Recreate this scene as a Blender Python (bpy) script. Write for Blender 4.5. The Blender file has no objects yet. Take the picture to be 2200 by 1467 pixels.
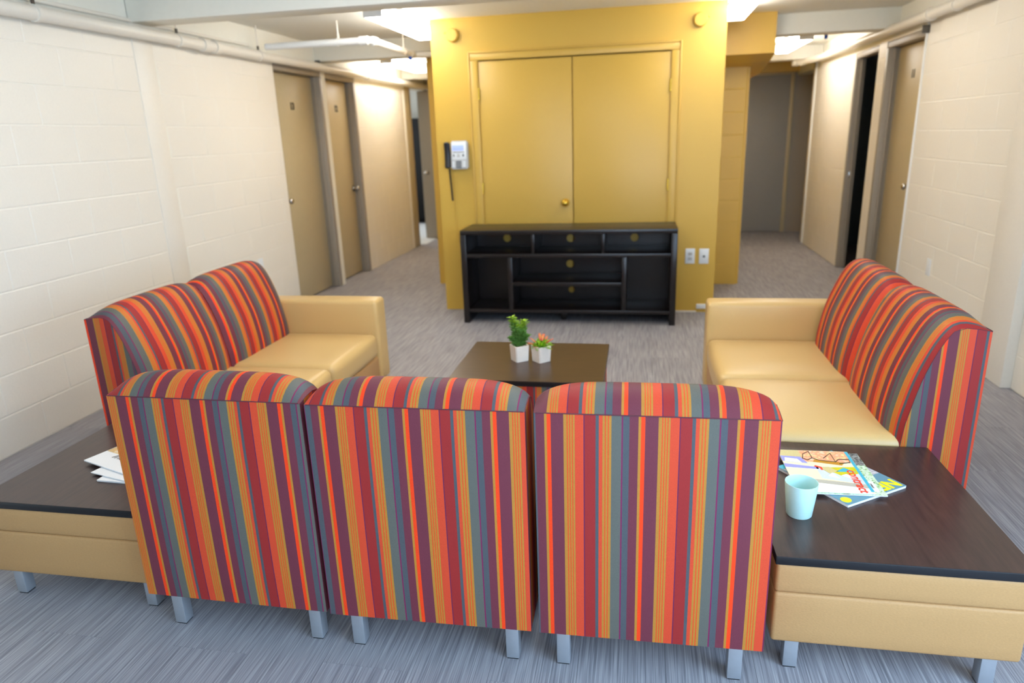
import bpy, bmesh, math, random
from mathutils import Vector, Matrix

S = bpy.context.scene
C = S.collection
random.seed(7)
R = math.radians

# ------------------------------------------------------------------ camera
F_PX, YAW, PITCH, ROLL, CAM_H = 1477.29, 0.188713, 0.290245, -0.035246, 1.45
_f = Vector((-math.sin(YAW)*math.cos(PITCH), math.cos(YAW)*math.cos(PITCH), -math.sin(PITCH)))
_r = Vector((math.cos(YAW), math.sin(YAW), 0.0))
_u = _r.cross(_f)
_r2 = math.cos(ROLL)*_r + math.sin(ROLL)*_u
_u2 = -math.sin(ROLL)*_r + math.cos(ROLL)*_u
cam = bpy.data.cameras.new('camera')
camo = bpy.data.objects.new('camera', cam)
C.objects.link(camo)
camo.matrix_world = Matrix(((_r2.x, _u2.x, -_f.x, 0.0), (_r2.y, _u2.y, -_f.y, 0.0), (_r2.z, _u2.z, -_f.z, CAM_H), (0, 0, 0, 1)))
cam.sensor_width = 36.0
cam.lens = F_PX*36.0/2200.0
cam.clip_start = 0.05
cam.dof.use_dof = True
cam.dof.focus_distance = 1.95
cam.dof.aperture_fstop = 2.4
S.camera = camo

# ------------------------------------------------------------------ world, daylight, exposure
S.view_settings.view_transform = 'Standard'
S.view_settings.look = 'None'
S.view_settings.gamma = 1.0
S.view_settings.use_curve_mapping = False
S.view_settings.exposure = 0.25
S.cycles.max_bounces = 8
S.cycles.diffuse_bounces = 4
S.cycles.adaptive_threshold = 0.02
S.cycles.use_light_tree = False
S.cycles.glossy_bounces = 3
S.cycles.caustics_reflective = False
S.cycles.caustics_refractive = False
w = bpy.data.worlds.new('sky')
S.world = w
w.use_nodes = True
w.node_tree.nodes['Background'].inputs[0].default_value = (0.62, 0.76, 1.0, 1)
w.node_tree.nodes['Background'].inputs[1].default_value = 1.2

def area_light(name, loc, rot, sx, sy, power, col):
    l = bpy.data.lights.new(name, 'AREA')
    l.shape = 'RECTANGLE'; l.size = sx; l.size_y = sy; l.energy = power; l.color = col
    o = bpy.data.objects.new(name, l); C.objects.link(o)
    o.location = loc; o.rotation_euler = rot
    return o

# daylight falling in through the windows behind the camera (right-hand window, back window)
area_light('window_daylight', (2.00, 0.05, 1.30), (0, R(90), 0), 1.5, 2.1, 112, (0.46, 0.70, 1.0))
area_light('window_daylight', (0.70, -1.52, 1.35), (R(90), 0, 0), 2.3, 1.5, 56, (0.64, 0.81, 1.0))
area_light('window_daylight', (-4.6, 11.0, 1.5), (0, R(-90), 0), 1.2, 1.2, 30, (0.85, 0.92, 1.0))
LAMP = 18.0          # radiance of the tube-light lenses

# ------------------------------------------------------------------ helpers
def lin(r, g, b):
    def c(v):
        v /= 255.0
        return v/12.92 if v <= 0.04045 else ((v+0.055)/1.055)**2.4
    return (c(r), c(g), c(b), 1.0)

class NT:
    def __init__(self, m):
        self.t = m.node_tree; self.n = self.t.nodes
        self.b = self.n['Principled BSDF']
    def add(self, typ, **kw):
        n = self.n.new(typ)
        for k, v in kw.items():
            if k in n.inputs.keys() if isinstance(k, str) and hasattr(n, 'inputs') else False:
                n.inputs[k].default_value = v
            else:
                setattr(n, k, v)
        return n
    def link(self, a, b): self.t.links.new(a, b)
    def bump(self, height, strength=0.2, dist=0.002):
        b = self.n.new('ShaderNodeBump')
        b.inputs['Strength'].default_value = strength; b.inputs['Distance'].default_value = dist
        self.link(height, b.inputs['Height']); self.link(b.outputs[0], self.b.inputs['Normal'])

def mat(name, col, rough=0.5, metal=0.0, noise=None, spec=None, coat=0.0, sheen=0.0):
    """noise = (scale, amount, bump strength, bump distance[, xyz stretch]) in world space"""
    m = bpy.data.materials.new(name); m.use_nodes = True
    t = NT(m)
    t.b.inputs['Base Color'].default_value = col
    t.b.inputs['Roughness'].default_value = rough
    t.b.inputs['Metallic'].default_value = metal
    if spec is not None: t.b.inputs['Specular IOR Level'].default_value = spec
    if coat: t.b.inputs['Coat Weight'].default_value = coat
    if sheen:
        t.b.inputs['Sheen Weight'].default_value = sheen
        t.b.inputs['Sheen Roughness'].default_value = 0.5
    if noise:
        sc, amt, bs, bd = noise[:4]
        st = noise[4] if len(noise) > 4 else (1, 1, 1)
        g = t.n.new('ShaderNodeTexCoord')
        mp = t.n.new('ShaderNodeMapping'); mp.inputs['Scale'].default_value = st
        t.link(g.outputs['Object'], mp.inputs[0])
        nz = t.n.new('ShaderNodeTexNoise'); nz.inputs['Scale'].default_value = sc; nz.inputs['Detail'].default_value = 2
        t.link(mp.outputs[0], nz.inputs['Vector'])
        if amt:
            mr = t.n.new('ShaderNodeMapRange'); mr.inputs[1].default_value = 0.3; mr.inputs[2].default_value = 0.7
            mr.inputs[3].default_value = 1-amt; mr.inputs[4].default_value = 1+amt
            t.link(nz.outputs['Fac'], mr.inputs[0])
            mx = t.n.new('ShaderNodeVectorMath'); mx.operation = 'SCALE'
            mx.inputs[0].default_value = col[:3]
            t.link(mr.outputs[0], mx.inputs['Scale'])
            t.link(mx.outputs[0], t.b.inputs['Base Color'])
        if bs > 0.06: t.bump(nz.outputs['Fac'], bs, bd)
    return m

def emit(name, col, strength):
    m = bpy.data.materials.new(name); m.use_nodes = True
    b = m.node_tree.nodes['Principled BSDF']
    b.inputs['Base Color'].default_value = col
    b.inputs['Emission Color'].default_value = col
    b.inputs['Emission Strength'].default_value = strength
    return m

def tag(o, label=None, cat=None, group=None, kind=None):
    if label: o['label'] = label
    if cat: o['category'] = cat
    if group: o['group'] = group
    if kind: o['kind'] = kind
    return o

def empty(name, loc=(0, 0, 0), rz=0.0, parent=None):
    o = bpy.data.objects.new(name, None); C.objects.link(o)
    o.location = loc; o.rotation_euler = (0, 0, rz); o.empty_display_size = 0.1
    if parent: o.parent = parent
    return o

def link_mesh(name, me, m, parent=None, loc=None, rot=None):
    o = bpy.data.objects.new(name, me); C.objects.link(o)
    if m is not None and not me.materials: me.materials.append(m)
    if parent: o.parent = parent
    if loc: o.location = loc
    if rot: o.rotation_euler = rot
    return o

def finish(bm, name, smooth=0):
    me = bpy.data.meshes.new(name)
    bmesh.ops.recalc_face_normals(bm, faces=bm.faces)
    bm.to_mesh(me); bm.free()
    if smooth:
        for p in me.polygons: p.use_smooth = True
        me.set_sharp_from_angle(angle=R(smooth))
    return me

def add_box(bm, x0, x1, y0, y1, z0, z1, bev=0.0, seg=2):
    r = bmesh.ops.create_cube(bm, size=1.0)
    vs = r['verts']
    for v in vs:
        v.co = Vector((x0 if v.co.x < 0 else x1, y0 if v.co.y < 0 else y1, z0 if v.co.z < 0 else z1))
    if bev:
        es = list({e for v in vs for e in v.link_edges})
        bmesh.ops.bevel(bm, geom=es, offset=bev, segments=seg, affect='EDGES', profile=0.5)

def box(name, x0, x1, y0, y1, z0, z1, m, parent=None, bev=0.0, seg=2, smooth=None):
    bm = bmesh.new(); add_box(bm, x0, x1, y0, y1, z0, z1, bev, seg)
    return link_mesh(name, finish(bm, name, (40 if bev else 0) if smooth is None else smooth), m, parent)

def boxes(name, lst, m, parent=None, bev=0.0):
    bm = bmesh.new()
    for b in lst: add_box(bm, *b, bev=bev)
    return link_mesh(name, finish(bm, name, 40 if bev else 0), m, parent)

def add_cyl(bm, p0, p1, r0, r1=None, n=16):
    p0 = Vector(p0); p1 = Vector(p1); r1 = r0 if r1 is None else r1
    d = p1-p0
    q = d.to_track_quat('Z', 'Y').to_matrix().to_4x4()
    bmesh.ops.create_cone(bm, cap_ends=True, segments=n, radius1=r0, radius2=r1, depth=d.length,
                          matrix=Matrix.Translation((p0+p1)/2) @ q)

def cyl(name, p0, p1, r0, m, parent=None, r1=None, n=16):
    bm = bmesh.new(); add_cyl(bm, p0, p1, r0, r1, n)
    return link_mesh(name, finish(bm, name, 40), m, parent)

def tube(name, pts, r, m, parent=None, n=8, closed=False):
    pts = [Vector(p) for p in pts]; N = len(pts); V = []; Fc = []
    up = Vector((0.123, 0.456, 0.88))
    for i, p in enumerate(pts):
        if closed: t = pts[(i+1) % N]-pts[i-1]
        else: t = pts[min(i+1, N-1)]-pts[max(i-1, 0)]
        t.normalize()
        a = up-t*up.dot(t)
        if a.length < 1e-3: a = t.orthogonal()
        a.normalize(); b = t.cross(a); up = a
        for k in range(n):
            an = 2*math.pi*k/n
            V.append(p+r*(math.cos(an)*a+math.sin(an)*b))
    for i in range(N if closed else N-1):
        for k in range(n):
            j = (i+1) % N
            Fc.append((i*n+k, i*n+(k+1) % n, j*n+(k+1) % n, j*n+k))
    if not closed:
        Fc.append(tuple(range(n-1, -1, -1))); Fc.append(tuple((N-1)*n+k for k in range(n)))
    me = bpy.data.meshes.new(name); me.from_pydata(V, [], Fc)
    for p in me.polygons: p.use_smooth = True
    me.set_sharp_from_angle(angle=R(60))
    return link_mesh(name, me, m, parent)

def lathe(name, prof, m, parent=None, n=32, loc=None):
    V = []; Fc = []
    for r, z in prof:
        for k in range(n):
            a = 2*math.pi*k/n
            V.append((r*math.cos(a), r*math.sin(a), z))
    for i in range(len(prof)-1):
        for k in range(n):
            Fc.append((i*n+k, i*n+(k+1) % n, (i+1)*n+(k+1) % n, (i+1)*n+k))
    Fc.append(tuple(range(n-1, -1, -1))); Fc.append(tuple((len(prof)-1)*n+k for k in range(n)))
    me = bpy.data.meshes.new(name); me.from_pydata(V, [], Fc)
    for p in me.polygons: p.use_smooth = True
    me.set_sharp_from_angle(angle=R(50))
    return link_mesh(name, me, m, parent, loc)

def round_cube(name, hx, hy, hz, r, m, parent=None, loc=None, n=10, crown=(0, 0, 0), x_uv=None):
    """soft-edged block; crown swells the faces outwards"""
    bm = bmesh.new()
    bmesh.ops.create_cube(bm, size=2.0)
    bmesh.ops.subdivide_edges(bm, edges=bm.edges[:], cuts=n-1, use_grid_fill=True)
    H = (hx, hy, hz)
    for v in bm.verts:
        p = []
        for i in range(3):
            t = v.co[i]; c = (H[i]-r)/H[i]
            # spend the outer two rows of cells on the rounded edge
            k = 1-4.0/n
            p.append((t/k*c if abs(t) <= k else math.copysign(c+(abs(t)-k)/(1-k)*(1-c), t))*H[i])
        core = Vector([max(-(H[i]-r), min(H[i]-r, p[i])) for i in range(3)])
        d = Vector(p)-core
        q = core+d.normalized()*r if d.length > 1e-6 else core
        if d.length > 1e-6:
            # keep only the shell: project fully to the radius
            pass
        for i in range(3):
            if crown[i]:
                a, b = [j for j in range(3) if j != i]
                wgt = (1-(q[a]/H[a])**2)*(1-(q[b]/H[b])**2)
                q[i] += math.copysign(crown[i]*max(wgt, 0), q[i])*min(1, abs(q[i])/(H[i]-r+1e-6))
        v.co = q
    me = finish(bm, name)
    for p in me.polygons: p.use_smooth = True
    return link_mesh(name, me, m, parent, loc)

def text(name, s, size, m, parent=None, mtx=None, extrude=0.0006, align='CENTER', shear=0.0, bold=0.0):
    c = bpy.data.curves.new(name, 'FONT'); c.body = s; c.size = size; c.extrude = extrude
    c.align_x = align; c.align_y = 'CENTER'; c.shear = shear; c.offset = bold
    c.resolution_u = 3
    o = bpy.data.objects.new(name, c); C.objects.link(o)
    bpy.context.view_layer.update()
    me = bpy.data.meshes.new_from_object(o.evaluated_get(bpy.context.evaluated_depsgraph_get()))
    bpy.data.objects.remove(o); bpy.data.curves.remove(c)
    me.name = name; me.materials.clear()
    r = link_mesh(name, me, m, parent)
    if mtx is not None: r.matrix_local = mtx
    return r

# ------------------------------------------------------------------ materials
M = {}
M['wall'] = mat('painted_block', lin(236, 230, 218), 0.45, noise=(90, 0.012, 0.25, 0.002))
M['plaster'] = mat('painted_plaster', lin(237, 234, 222), 0.6, noise=(30, 0.01, 0.1, 0.002))
M['ceiling'] = mat('ceiling_paint', lin(238, 236, 228), 0.7, noise=(40, 0.02, 0.15, 0.002))
M['yellow'] = mat('mustard_paint', lin(212, 172, 72), 0.42, noise=(120, 0.015, 0.2, 0.001))
M['yellow_door'] = mat('mustard_door_paint', lin(208, 169, 76), 0.38, noise=(60, 0.01, 0.05, 0.001))
M['taupe'] = mat('taupe_door_paint', lin(194, 178, 142), 0.45, noise=(40, 0.02, 0.05, 0.001))
M['frame'] = mat('grey_frame_paint', lin(160, 150, 136), 0.45, noise=(40, 0.02, 0.05, 0.001))
M['greydoor'] = mat('grey_door_paint', lin(160, 158, 154), 0.5, noise=(40, 0.02, 0.05, 0.001))
M['white'] = mat('white_paint', lin(238, 238, 236), 0.45, noise=(40, 0.01, 0.05, 0.001))
M['pipe'] = mat('cream_pipe_paint', lin(232, 226, 214), 0.4, noise=(40, 0.01, 0.05, 0.001))
M['black_room'] = mat('black_curtain', lin(14, 14, 15), 0.9, noise=(20, 0.1, 0.1, 0.002))
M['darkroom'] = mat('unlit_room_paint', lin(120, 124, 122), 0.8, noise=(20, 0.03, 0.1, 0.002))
M['vinyl'] = mat('tan_vinyl', lin(206, 172, 114), 0.36, noise=(260, 0.02, 0.12, 0.0006), spec=0.4)
M['vinyl_tex'] = mat('tan_woven_vinyl', lin(184, 141, 92), 0.5, noise=(420, 0.05, 0.5, 0.0008, (0.35, 0.35, 1)), spec=0.3)
M['alu'] = mat('satin_aluminium', lin(186, 190, 196), 0.38, 0.7, noise=(60, 0.02, 0.03, 0.0005))
M['rubber'] = mat('black_rubber', lin(20, 20, 22), 0.7, noise=(60, 0.05, 0.05, 0.0005))
M['lam_edge'] = mat('black_table_edge', lin(16, 16, 20), 0.35, noise=(80, 0.05, 0.05, 0.0005))
M['espresso'] = mat('espresso_veneer', lin(26, 20, 20), 0.30, noise=(18, 0.25, 0.08, 0.0005, (1, 6, 6)))
M['chrome'] = mat('chrome', lin(200, 196, 190), 0.2, 1.0, noise=(60, 0.02, 0.02, 0.0005))
M['brass'] = mat('brass', lin(214, 176, 70), 0.25, 0.9, noise=(60, 0.02, 0.02, 0.0005))
M['plastic_w'] = mat('white_plastic', lin(232, 236, 240), 0.35, noise=(60, 0.01, 0.02, 0.0005))
M['plastic_g'] = mat('silver_grey_plastic', lin(196, 198, 200), 0.35, noise=(60, 0.01, 0.02, 0.0005))
M['plastic_b'] = mat('black_plastic', lin(28, 30, 34), 0.35, noise=(60, 0.05, 0.02, 0.0005))
M['key'] = mat('dark_grey_keys', lin(90, 94, 98), 0.5, noise=(60, 0.05, 0.02, 0.0005))
M['ink'] = mat('dark_sign_ink', lin(30, 26, 22), 0.6, noise=(60, 0.05, 0.02, 0.0005))
M['mint'] = mat('mint_plastic', lin(194, 230, 224), 0.35, noise=(60, 0.01, 0.02, 0.0005))
M['pot'] = mat('white_ceramic', lin(244, 230, 214), 0.55, noise=(120, 0.02, 0.15, 0.0008))
M['soil'] = mat('dark_soil', lin(40, 44, 30), 0.95, noise=(200, 0.3, 0.6, 0.003))
M['paper'] = mat('white_paper', lin(240, 240, 242), 0.45, noise=(200, 0.01, 0.05, 0.0005, (1, 1, 12)))
M['red_ink'] = mat('red_ink', lin(244, 62, 34), 0.4, noise=(200, 0.02, 0, 0))
M['yel_ink'] = mat('yellow_ink', lin(250, 234, 20), 0.4, noise=(200, 0.02, 0, 0))
M['teal_ink'] = mat('teal_ink', lin(60, 176, 200), 0.4, noise=(200, 0.02, 0, 0))
M['slate_ink'] = mat('slate_ink', lin(96, 142, 160), 0.4, noise=(200, 0.02, 0, 0))
M['blk_ink'] = mat('black_ink', lin(50, 44, 36), 0.5, noise=(200, 0.02, 0, 0))
M['wht_ink'] = mat('white_ink', lin(246, 246, 246), 0.5, noise=(200, 0.02, 0, 0))
M['amber_ink'] = mat('amber_ink', lin(196, 136, 30), 0.4, noise=(200, 0.05, 0, 0))
M['olive_ink'] = mat('olive_ink', lin(212, 200, 20), 0.4, noise=(200, 0.05, 0, 0))
M['sand_ink'] = mat('sand_ink', lin(206, 190, 130), 0.4, noise=(200, 0.05, 0, 0))
M['pale_ink'] = mat('pale_grey_ink', lin(206, 214, 218), 0.4, noise=(200, 0.03, 0, 0))
M['lilac_ink'] = mat('lilac_ink', lin(150, 150, 220), 0.4, noise=(200, 0.05, 0, 0))
M['cream_ink'] = mat('cream_ink', lin(246, 232, 190), 0.4, noise=(200, 0.03, 0, 0))
M['grey_ink'] = mat('warm_grey_ink', lin(184, 178, 162), 0.4, noise=(200, 0.03, 0, 0))
M['blue_tag'] = mat('blue_tag', lin(20, 80, 180), 0.4, noise=(60, 0.03, 0, 0))
M['bracket'] = mat('dark_bracket', lin(84, 78, 68), 0.5, noise=(60, 0.03, 0, 0))
M['lens'] = emit('lit_tube_lens', (1.0, 0.965, 0.90, 1), LAMP)
M['screen'] = emit('phone_screen', lin(150, 168, 255), 0.5)

def mottled(name, cols, scale, rough=0.45, stretch=(1, 1, 1)):
    m = bpy.data.materials.new(name); m.use_nodes = True; t = NT(m)
    t.b.inputs['Roughness'].default_value = rough
    g = t.n.new('ShaderNodeTexCoord'); mp = t.n.new('ShaderNodeMapping'); mp.inputs['Scale'].default_value = stretch
    t.link(g.outputs['Object'], mp.inputs[0])
    nz = t.n.new('ShaderNodeTexNoise'); nz.inputs['Scale'].default_value = scale; nz.inputs['Detail'].default_value = 4
    t.link(mp.outputs[0], nz.inputs['Vector'])
    cr = t.n.new('ShaderNodeValToRGB'); e = cr.color_ramp.elements
    while len(e) < len(cols): e.new(0.5)
    for i, c in enumerate(cols):
        e[i].position = 0.3+0.4*i/(len(cols)-1); e[i].color = lin(*c)
    t.link(nz.outputs['Fac'], cr.inputs[0]); t.link(cr.outputs[0], t.b.inputs['Base Color'])
    return m
M['green_photo'] = mottled('leafy_cover_photo', [(70, 100, 60), (170, 205, 150), (220, 235, 215), (120, 160, 100)], 90)
M['script_photo'] = mottled('black_and_white_cover_pattern', [(20, 26, 24), (60, 66, 62), (240, 240, 236)], 160, stretch=(1, 4, 1))
M['orange_photo'] = mottled('peach_cover_photo', [(250, 214, 180), (244, 150, 110), (250, 226, 160)], 60)
M['grey_photo'] = mottled('grey_cover_photo', [(150, 146, 150), (176, 170, 174), (226, 222, 226)], 60, stretch=(1, 8, 1))
M['brown_photo'] = mottled('brown_interior_photo', [(150, 128, 104), (190, 168, 140), (228, 190, 120), (236, 232, 228)], 22)
M['leaf'] = mottled('green_leaf', [(66, 116, 44), (110, 156, 66), (88, 138, 56), (140, 178, 74)], 110, 0.5)
M['leaf_tip'] = mottled('lime_leaf', [(130, 170, 36), (160, 190, 50), (110, 150, 40)], 40, 0.5)
M['succ'] = mottled('bright_green_blade', [(74, 128, 22), (136, 184, 32), (186, 204, 54)], 60, 0.45)
M['succ_red'] = mottled('red_tipped_blade', [(200, 90, 70), (220, 120, 80), (214, 170, 80)], 60, 0.45)

def wood(name, c0, c1, rough, sx):
    m = bpy.data.materials.new(name); m.use_nodes = True; t = NT(m)
    g = t.n.new('ShaderNodeTexCoord'); mp = t.n.new('ShaderNodeMapping'); mp.inputs['Scale'].default_value = sx
    t.link(g.outputs['Object'], mp.inputs[0])
    nz = t.n.new('ShaderNodeTexNoise'); nz.inputs['Scale'].default_value = 6; nz.inputs['Detail'].default_value = 5
    nz.inputs['Roughness'].default_value = 0.65
    t.link(mp.outputs[0], nz.inputs['Vector'])
    cr = t.n.new('ShaderNodeValToRGB'); e = cr.color_ramp.elements
    e[0].position = 0.35; e[0].color = c0; e[1].position = 0.68; e[1].color = c1
    t.link(nz.outputs['Fac'], cr.inputs[0]); t.link(cr.outputs[0], t.b.inputs['Base Color'])
    t.b.inputs['Roughness'].default_value = rough
    return m
M['laminate'] = wood('dark_walnut_laminate', lin(50, 36, 34), lin(70, 50, 45), 0.30, (14, 1.2, 1))
M['laminate_x'] = wood('dark_walnut_laminate_coffee', lin(54, 37, 26), lin(70, 50, 35), 0.30, (1.2, 14, 1))

def carpet():
    m = bpy.data.materials.new('streaked_grey_plank_carpet'); m.use_nodes = True; t = NT(m)
    g = t.n.new('ShaderNodeNewGeometry')
    mp = t.n.new('ShaderNodeMapping'); mp.inputs['Scale'].default_value = (250, 4.5, 1)
    t.link(g.outputs['Position'], mp.inputs[0])
    oi = t.n.new('ShaderNodeObjectInfo')
    ad = t.n.new('ShaderNodeVectorMath'); ad.operation = 'ADD'
    cb = t.n.new('ShaderNodeCombineXYZ'); ml = t.n.new('ShaderNodeMath'); ml.operation = 'MULTIPLY'; ml.inputs[1].default_value = 90
    t.link(oi.outputs['Random'], ml.inputs[0]); t.link(ml.outputs[0], cb.inputs['Z'])
    t.link(mp.outputs[0], ad.inputs[0]); t.link(cb.outputs[0], ad.inputs[1])
    nz = t.n.new('ShaderNodeTexNoise'); nz.inputs['Scale'].default_value = 1.0; nz.inputs['Detail'].default_value = 3
    t.link(ad.outputs[0], nz.inputs['Vector'])
    cr = t.n.new('ShaderNodeValToRGB'); e = cr.color_ramp.elements
    e[0].position = 0.30; e[0].color = lin(122, 120, 126); e[1].position = 0.72; e[1].color = lin(180, 177, 180)
    e.new(0.5).color = lin(152, 149, 154)
    t.link(nz.outputs['Fac'], cr.inputs[0])
    mr = t.n.new('ShaderNodeMapRange'); mr.inputs[3].default_value = 0.97; mr.inputs[4].default_value = 1.03
    t.link(oi.outputs['Random'], mr.inputs[0])
    sc = t.n.new('ShaderNodeVectorMath'); sc.operation = 'SCALE'
    t.link(cr.outputs[0], sc.inputs[0]); t.link(mr.outputs[0], sc.inputs['Scale'])
    t.link(sc.outputs[0], t.b.inputs['Base Color'])
    t.b.inputs['Roughness'].default_value = 0.62
    t.b.inputs['Specular IOR Level'].default_value = 0.35
    t.bump(nz.outputs['Fac'], 0.25, 0.001)
    return m
M['carpet'] = carpet()

def stripes():
    """woven stripe: UV.u counts pattern repeats"""
    m = bpy.data.materials.new('striped_upholstery'); m.use_nodes = True; t = NT(m)
    gold = lin(180, 121, 46); org = lin(240, 64, 20); plum = lin(110, 48, 60); coral = lin(208, 70, 40)
    pur = lin(100, 34, 70); crim = lin(152, 40, 38); slate = lin(78, 81, 85); grey = lin(95, 94, 86)
    mag = lin(122, 34, 76); line = lin(216, 74, 30)
    seq = [(0, gold), (.025, org), (.070, plum), (.207, gold), (.241, line), (.253, gold), (.268, line), (.280, gold),
           (.293, line), (.305, gold), (.327, coral), (.420, pur), (.432, crim), (.549, slate), (.585, coral),
           (.623, gold), (.648, line), (.660, gold), (.677, line), (.689, gold), (.717, grey), (.822, mag), (.836, slate), (.906, plum)]
    uv = t.n.new('ShaderNodeUVMap'); uv.uv_map = 'stripe'
    sp = t.n.new('ShaderNodeSeparateXYZ'); t.link(uv.outputs[0], sp.inputs[0])
    fr = t.n.new('ShaderNodeMath'); fr.operation = 'FRACT'; t.link(sp.outputs[0], fr.inputs[0])
    cr = t.n.new('ShaderNodeValToRGB'); cr.color_ramp.interpolation = 'CONSTANT'
    e = cr.color_ramp.elements
    e[0].position = 0; e[0].color = seq[0][1]
    e.remove(e[1])
    for p, c in seq[1:]:
        n = e.new(p); n.color = c
    t.link(fr.outputs[0], cr.inputs[0])
    # fine weave
    g = t.n.new('ShaderNodeTexCoord')
    nz = t.n.new('ShaderNodeTexNoise'); nz.inputs['Scale'].default_value = 700; nz.inputs['Detail'].default_value = 2
    t.link(g.outputs['Object'], nz.inputs['Vector'])
    mr = t.n.new('ShaderNodeMapRange'); mr.inputs[1].default_value = .3; mr.inputs[2].default_value = .7
    mr.inputs[3].default_value = 0.88; mr.inputs[4].default_value = 1.10
    t.link(nz.outputs['Fac'], mr.inputs[0])
    sc = t.n.new('ShaderNodeVectorMath'); sc.operation = 'SCALE'
    t.link(cr.outputs[0], sc.inputs[0]); t.link(mr.outputs[0], sc.inputs['Scale'])
    t.link(sc.outputs[0], t.b.inputs['Base Color'])
    t.b.inputs['Roughness'].default_value = 0.6
    t.b.inputs['Specular IOR Level'].default_value = 0.3
    t.bump(nz.outputs['Fac'], 0.3, 0.0006)
    return m
M['stripe'] = stripes()
M['piping'] = mat('dark_plum_seam', lin(86, 36, 48), 0.7, noise=(400, 0.1, 0.2, 0.0005))

# ------------------------------------------------------------------ the room
XL, XR, YB, YE, ZC = -3.08, 2.06, -1.60, 10.5, 2.35
floor = box('floor', -5.4, 4.4, YB-0.1, 13.0, -0.12, -0.0035, M['carpet'])
tag(floor, 'grey streaked plank carpet floor', kind='structure')
# carpet planks, laid half-staggered along the room
PW, PL = 0.245, 0.98
bm = bmesh.new()
g = 0.0004
v = [bm.verts.new(c) for c in ((g, g, 0), (PW-g, g, 0), (PW-g, PL-g, 0), (g, PL-g, 0), (0, 0, -.003), (PW, 0, -.003), (PW, PL, -.003), (0, PL, -.003))]
bm.faces.new(v[:4])
for i in range(4): bm.faces.new((v[i], v[4+i], v[4+(i+1) % 4], v[(i+1) % 4]))
plank_me = finish(bm, 'plank'); plank_me.materials.append(M['carpet'])
def plank_part(x0, y0, x1, y1):
    if abs(x1-x0-PW) < 1e-4 and abs(y1-y0-PL) < 1e-4:
        link_mesh('plank', plank_me, None, floor, (x0, y0, 0))
    else:
        o = link_mesh('plank', plank_me, None, floor, (x0, y0, 0)); o.scale = ((x1-x0)/PW, (y1-y0)/PL, 1)
ix = -9
x = -0.885+PW*ix
col = ix
while x < XR:
    y = 1.52-PL*1 + (0 if col % 2 == 0 else PL/2)
    while y < YE:
        x0, x1, y0, y1 = max(x, XL), min(x+PW, XR), max(y, 0.9), min(y+PL, YE)
        inside = (x0 > -2.0 and x1 < 0.9 and y0 > 6.85) or (x0 > -1.62 and x1 < 0.56 and y0 > 5.75)
        if y1 > y0+0.02 and x1 > x0+0.02 and not inside:
            plank_part(x0, y0, x1, y1)
        y += PL
    x += PW; col += 1

ceiling = box('ceiling', -5.4, 4.4, YB-0.1, 13.0, ZC, ZC+0.12, M['ceiling'])
tag(ceiling, 'off-white painted concrete ceiling with cross beams', kind='structure')
box('beam', XL-0.05, XR+0.05, 4.07, 4.26, 2.188, ZC+0.02, M['plaster'], ceiling, 0.006)
box('beam', XL-0.05, XR+0.05, 6.60, 6.80, 2.190, ZC+0.02, M['plaster'], ceiling, 0.006)
box('beam', XL-0.05, XR+0.05, 9.15, 9.35, 2.200, ZC+0.02, M['ceiling'], ceiling, 0.006)
box('beam', XL-0.05, XR+0.05, 1.54, 1.73, 2.188, ZC+0.02, M['plaster'], ceiling, 0.006)

# ---- block walls
BH, BL = 0.1985, 0.400
def block_mesh(L, H, axis):
    """one painted block, front chamfered into the joint. axis 'x+' faces +X, 'x-' faces -X, 'y-' faces -Y"""
    d, c, j = 0.0020, 0.0045, 0.0015
    P = [(j+c, j+c, d), (L-j-c, j+c, d), (L-j-c, H-j-c, d), (j+c, H-j-c, d), (j, j, 0), (L-j, j, 0), (L-j, H-j, 0), (j, H-j, 0)]
    bm = bmesh.new(); vs = []
    for a, z, n in P:
        vs.append(bm.verts.new({'x+': (n, a, z), 'x-': (-n, a, z), 'y-': (a, -n, z)}[axis]))
    bm.faces.new(vs[:4])
    for i in range(4): bm.faces.new((vs[i], vs[4+i], vs[4+(i+1) % 4], vs[(i+1) % 4]))
    me = finish(bm, 'block')
    return me
_cache = {}
def blocks(parent, axis, plane, a0, a1, z0, z1, m, off=0.0):
    z = 0.0; row = 0
    while z < z1-0.02:
        h = min(BH, z1-z)
        a = off+(BL/2 if row % 2 else 0)
        a -= math.ceil((a-a0)/BL)*BL
        while a < a1-0.01:
            s, e = max(a, a0), min(a+BL, a1)
            if e-s > 0.03 and z >= z0-1e-4:
                k = (round(e-s, 3), round(h, 3), axis, m.name)
                if k not in _cache:
                    _cache[k] = block_mesh(e-s, h, axis); _cache[k].materials.append(m)
                loc = {'x+': (plane, s, z), 'x-': (plane, s, z), 'y-': (s, plane, z)}[axis]
                link_mesh('block', _cache[k], None, parent, loc)
            a += BL
        z += BH; row += 1

T = 0.16   # wall thickness
def wall_boxes(name, lst, m, label):
    o = boxes(name, lst, m); tag(o, label, kind='structure'); return o

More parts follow.
